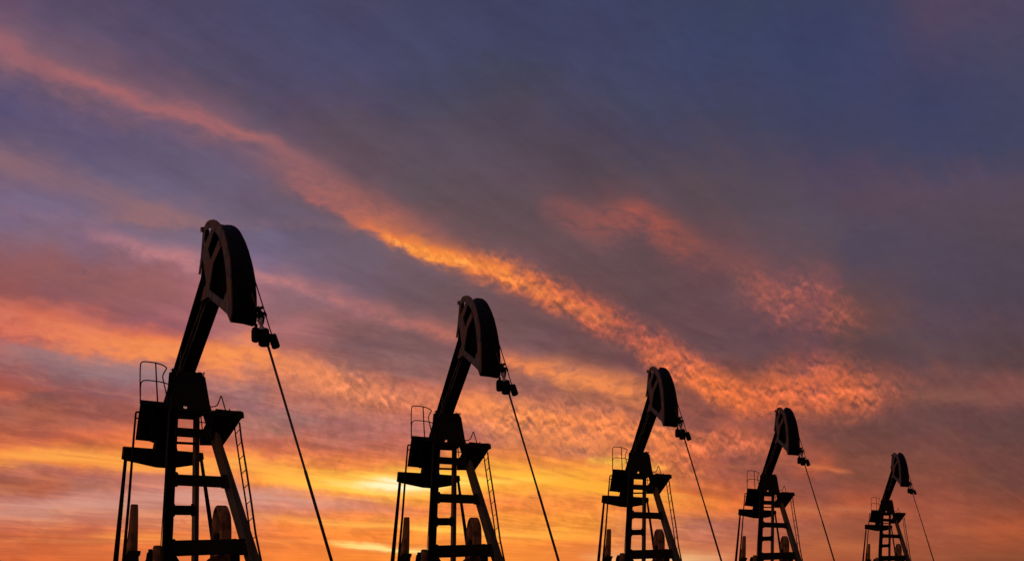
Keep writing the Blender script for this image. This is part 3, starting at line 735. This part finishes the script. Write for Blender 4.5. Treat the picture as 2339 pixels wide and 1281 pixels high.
# broken orange under the shelf, middle and right
streak(S_((990,930,15,20,0,(240,140,84)),(1060,930,26,28,.7),(1150,948,32,32,.85,(248,148,80)),(1250,962,36,36,.9),(1350,968,36,38,.9,(246,140,76)),(1450,985,34,36,.85),(1520,1010,32,36,.9,(246,136,72)),(1590,1018,28,36,.75,(234,122,72)),(1670,1000,26,34,.6,(218,112,74)),(1750,1020,22,28,.38),(1820,1040,15,20,0)), 'wisp', 1.15)
streak(S_((1080,980,15,15,0,(246,150,86)),(1180,1000,22,20,.5),(1300,1012,24,20,.6),(1400,1030,26,22,.6),(1500,1060,24,22,.5,(240,138,70)),(1580,1085,20,20,.3),(1650,1095,12,12,0)), 'wisp', 1.0)
# the lit layer above the horizon runs to red
warm = mixc(mul(rng(EL, .9, 2.4), rng(EL, 12.0, 8.0)), (1, 1, 1, 1), (1.0, .87, .93, 1))
vm = N.new("ShaderNodeVectorMath"); vm.operation = 'MULTIPLY'
LK.new(sky, vm.inputs[0]); LK.new(warm, vm.inputs[1])
sky = vm.outputs[0]
# low bright bands
streak(S_((-200,1040,24,20,.7,(250,156,78)),(0,1046,22,20,.8,(253,160,76)),(120,1044,22,18,.85),(250,1052,22,18,.85,(255,164,74)),(380,1060,20,16,.8),(470,1070,20,14,.7,(255,170,74)),(560,1060,24,16,.75,(254,166,76)),(640,1080,18,14,.7),(720,1092,16,12,.3),(780,1100,10,10,0)), 'flow', .6)
streak(S_((540,1072,14,12,0,(255,180,68)),(620,1086,15,12,.6),(700,1095,17,14,.85,(255,188,70)),(780,1102,18,18,.95,(255,198,74)),(860,1106,22,24,1,(255,206,82)),(950,1108,28,28,1,(255,200,74)),(1040,1094,30,24,.95,(255,190,64)),(1150,1088,28,24,.95,(255,184,60)),(1250,1096,28,26,.85,(254,178,58)),(1350,1102,32,28,.85,(252,172,56)),(1440,1110,32,26,.8,(250,166,56)),(1520,1138,30,28,.6,(242,154,66)),(1600,1155,24,22,.4,(226,136,72)),(1680,1165,18,16,.2),(1740,1170,10,10,0)), 'flow', 1.1)
streak(S_((720,1100,6,6,0,(255,226,130)),(790,1106,8,7,.6,(255,232,140)),(850,1107,11,10,.9,(255,246,190)),(905,1108,11,11,1.15,(255,250,205)),(950,1111,12,11,1.15,(255,248,190)),(1000,1110,12,10,1.0,(255,240,150)),(1050,1104,12,10,.8,(255,228,110)),(1110,1100,10,9,.6,(255,218,92)),(1170,1098,9,8,.4),(1240,1092,8,8,.15),(1300,1090,8,8,0)), 'flow', .7)
streak(S_((1330,1052,8,8,0,(255,206,74)),(1390,1056,12,12,.55),(1440,1060,13,14,.6,(255,200,70)),(1500,1066,10,10,.3),(1560,1072,8,8,0)), 'wisp', .8)
# thin lines near the horizon
streak(S_((560,1172,7,7,0,(250,166,90)),(650,1184,9,8,.6),(760,1193,9,8,.65,(253,172,82)),(880,1199,8,7,.6),(1000,1206,9,8,.9,(255,194,82)),(1080,1212,8,7,.7,(255,176,74)),(1180,1224,9,8,.6),(1280,1222,9,9,.4),(1360,1215,8,8,0)), 'flow', .8)
streak(S_((740,1236,5,5,0,(255,214,116)),(790,1243,6,6,1.0),(850,1250,7,7,1.3,(255,226,140)),(900,1255,6,6,1.1),(960,1258,6,6,.8),(1040,1264,5,5,.3),(1120,1270,4,4,0)), 'flow', .5)
streak(S_((200,1222,6,6,0,(250,152,76)),(320,1228,10,8,.6),(400,1232,9,8,.4),(480,1236,6,6,0)), 'flow', .7)
streak(S_((1320,1268,10,10,0,(240,192,136)),(1420,1278,14,14,.5),(1520,1280,15,14,.7),(1600,1276,12,12,.4),(1700,1270,10,10,0)), 'flow', .3)
streak(S_((1820,1062,5,5,0,(206,106,68)),(1860,1068,7,7,.75),(1900,1074,7,7,.7),(1960,1082,5,5,0)), 'soft', .5)
streak(S_((1660,1170,8,8,0,(208,116,76)),(1750,1168,10,10,.55),(1870,1164,10,9,.5),(1980,1162,9,9,.45,(184,104,76)),(2080,1165,8,8,0)), 'flow', .6)
streak(S_((1840,1255,14,14,0,(198,108,70)),(1930,1248,16,16,.5),(2000,1250,14,14,.3),(2080,1255,10,10,0)), 'flow', .5)
streak(S_((2080,900,15,15,0,(132,84,76)),(2180,905,20,20,.5),(2300,905,20,20,.5),(2500,905,20,20,.3)), 'soft', .6)

# the sky out of the picture: dusk blue behind, an added glow left and behind the viewer to light left-facing steel
side = rng(AZ, -150.0, -60.0)
side = mul(side, rng(AZ, -40.0, -70.0))
backc = mixc(rng(EL, 0, 60), lin((150, 112, 120)), lin((66, 66, 98)))
leftc = mixc(rng(EL, 5, 70), (.62, .40, .34, 1), lin((110, 90, 120)))
frontw = rng(dy, .0, .55)
around = mixc(rng(dx, .1, -.55), mixc(rng(EL, 0, 50), lin((84, 66, 66)), lin((58, 60, 88))), leftc)
sky = mixc(frontw, around, sky)

ns = N.new("ShaderNodeTexSky"); ns.sky_type = 'NISHITA'; ns.sun_disc = False
ns.sun_elevation = math.radians(SUN_EL); ns.sun_rotation = math.radians(SUN_AZ)
ns.air_density = 1.0; ns.dust_density = 1.0
bg1 = N.new("ShaderNodeBackground"); LK.new(sky, bg1.inputs[0]); bg1.inputs[1].default_value = .97
bg2 = N.new("ShaderNodeBackground"); LK.new(ns.outputs[0], bg2.inputs[0]); bg2.inputs[1].default_value = .05
ads = N.new("ShaderNodeMixShader"); ads.inputs[0].default_value = .06
LK.new(bg1.outputs[0], ads.inputs[1]); LK.new(bg2.outputs[0], ads.inputs[2])
wo = N.new("ShaderNodeOutputWorld"); LK.new(ads.outputs[0], wo.inputs[0])

# ------------------------------------------------------------------ sun
sl = bpy.data.lights.new("sun", 'SUN'); sl.energy = .9; sl.angle = math.radians(.5); sl.color = (1, .62, .35)
so = bpy.data.objects.new("sun", sl); COL.objects.link(so)
az, el = math.radians(SUN_AZ), math.radians(SUN_EL)
to_sun = Vector((math.sin(az) * math.cos(el), math.cos(az) * math.cos(el), math.sin(el)))
so.rotation_euler = to_sun.to_track_quat('Z', 'Y').to_euler()
so.location = to_sun * 200

scene.view_settings.view_transform = 'Standard'
scene.view_settings.look = 'None'
scene.view_settings.exposure = 0
scene.view_settings.gamma = 1
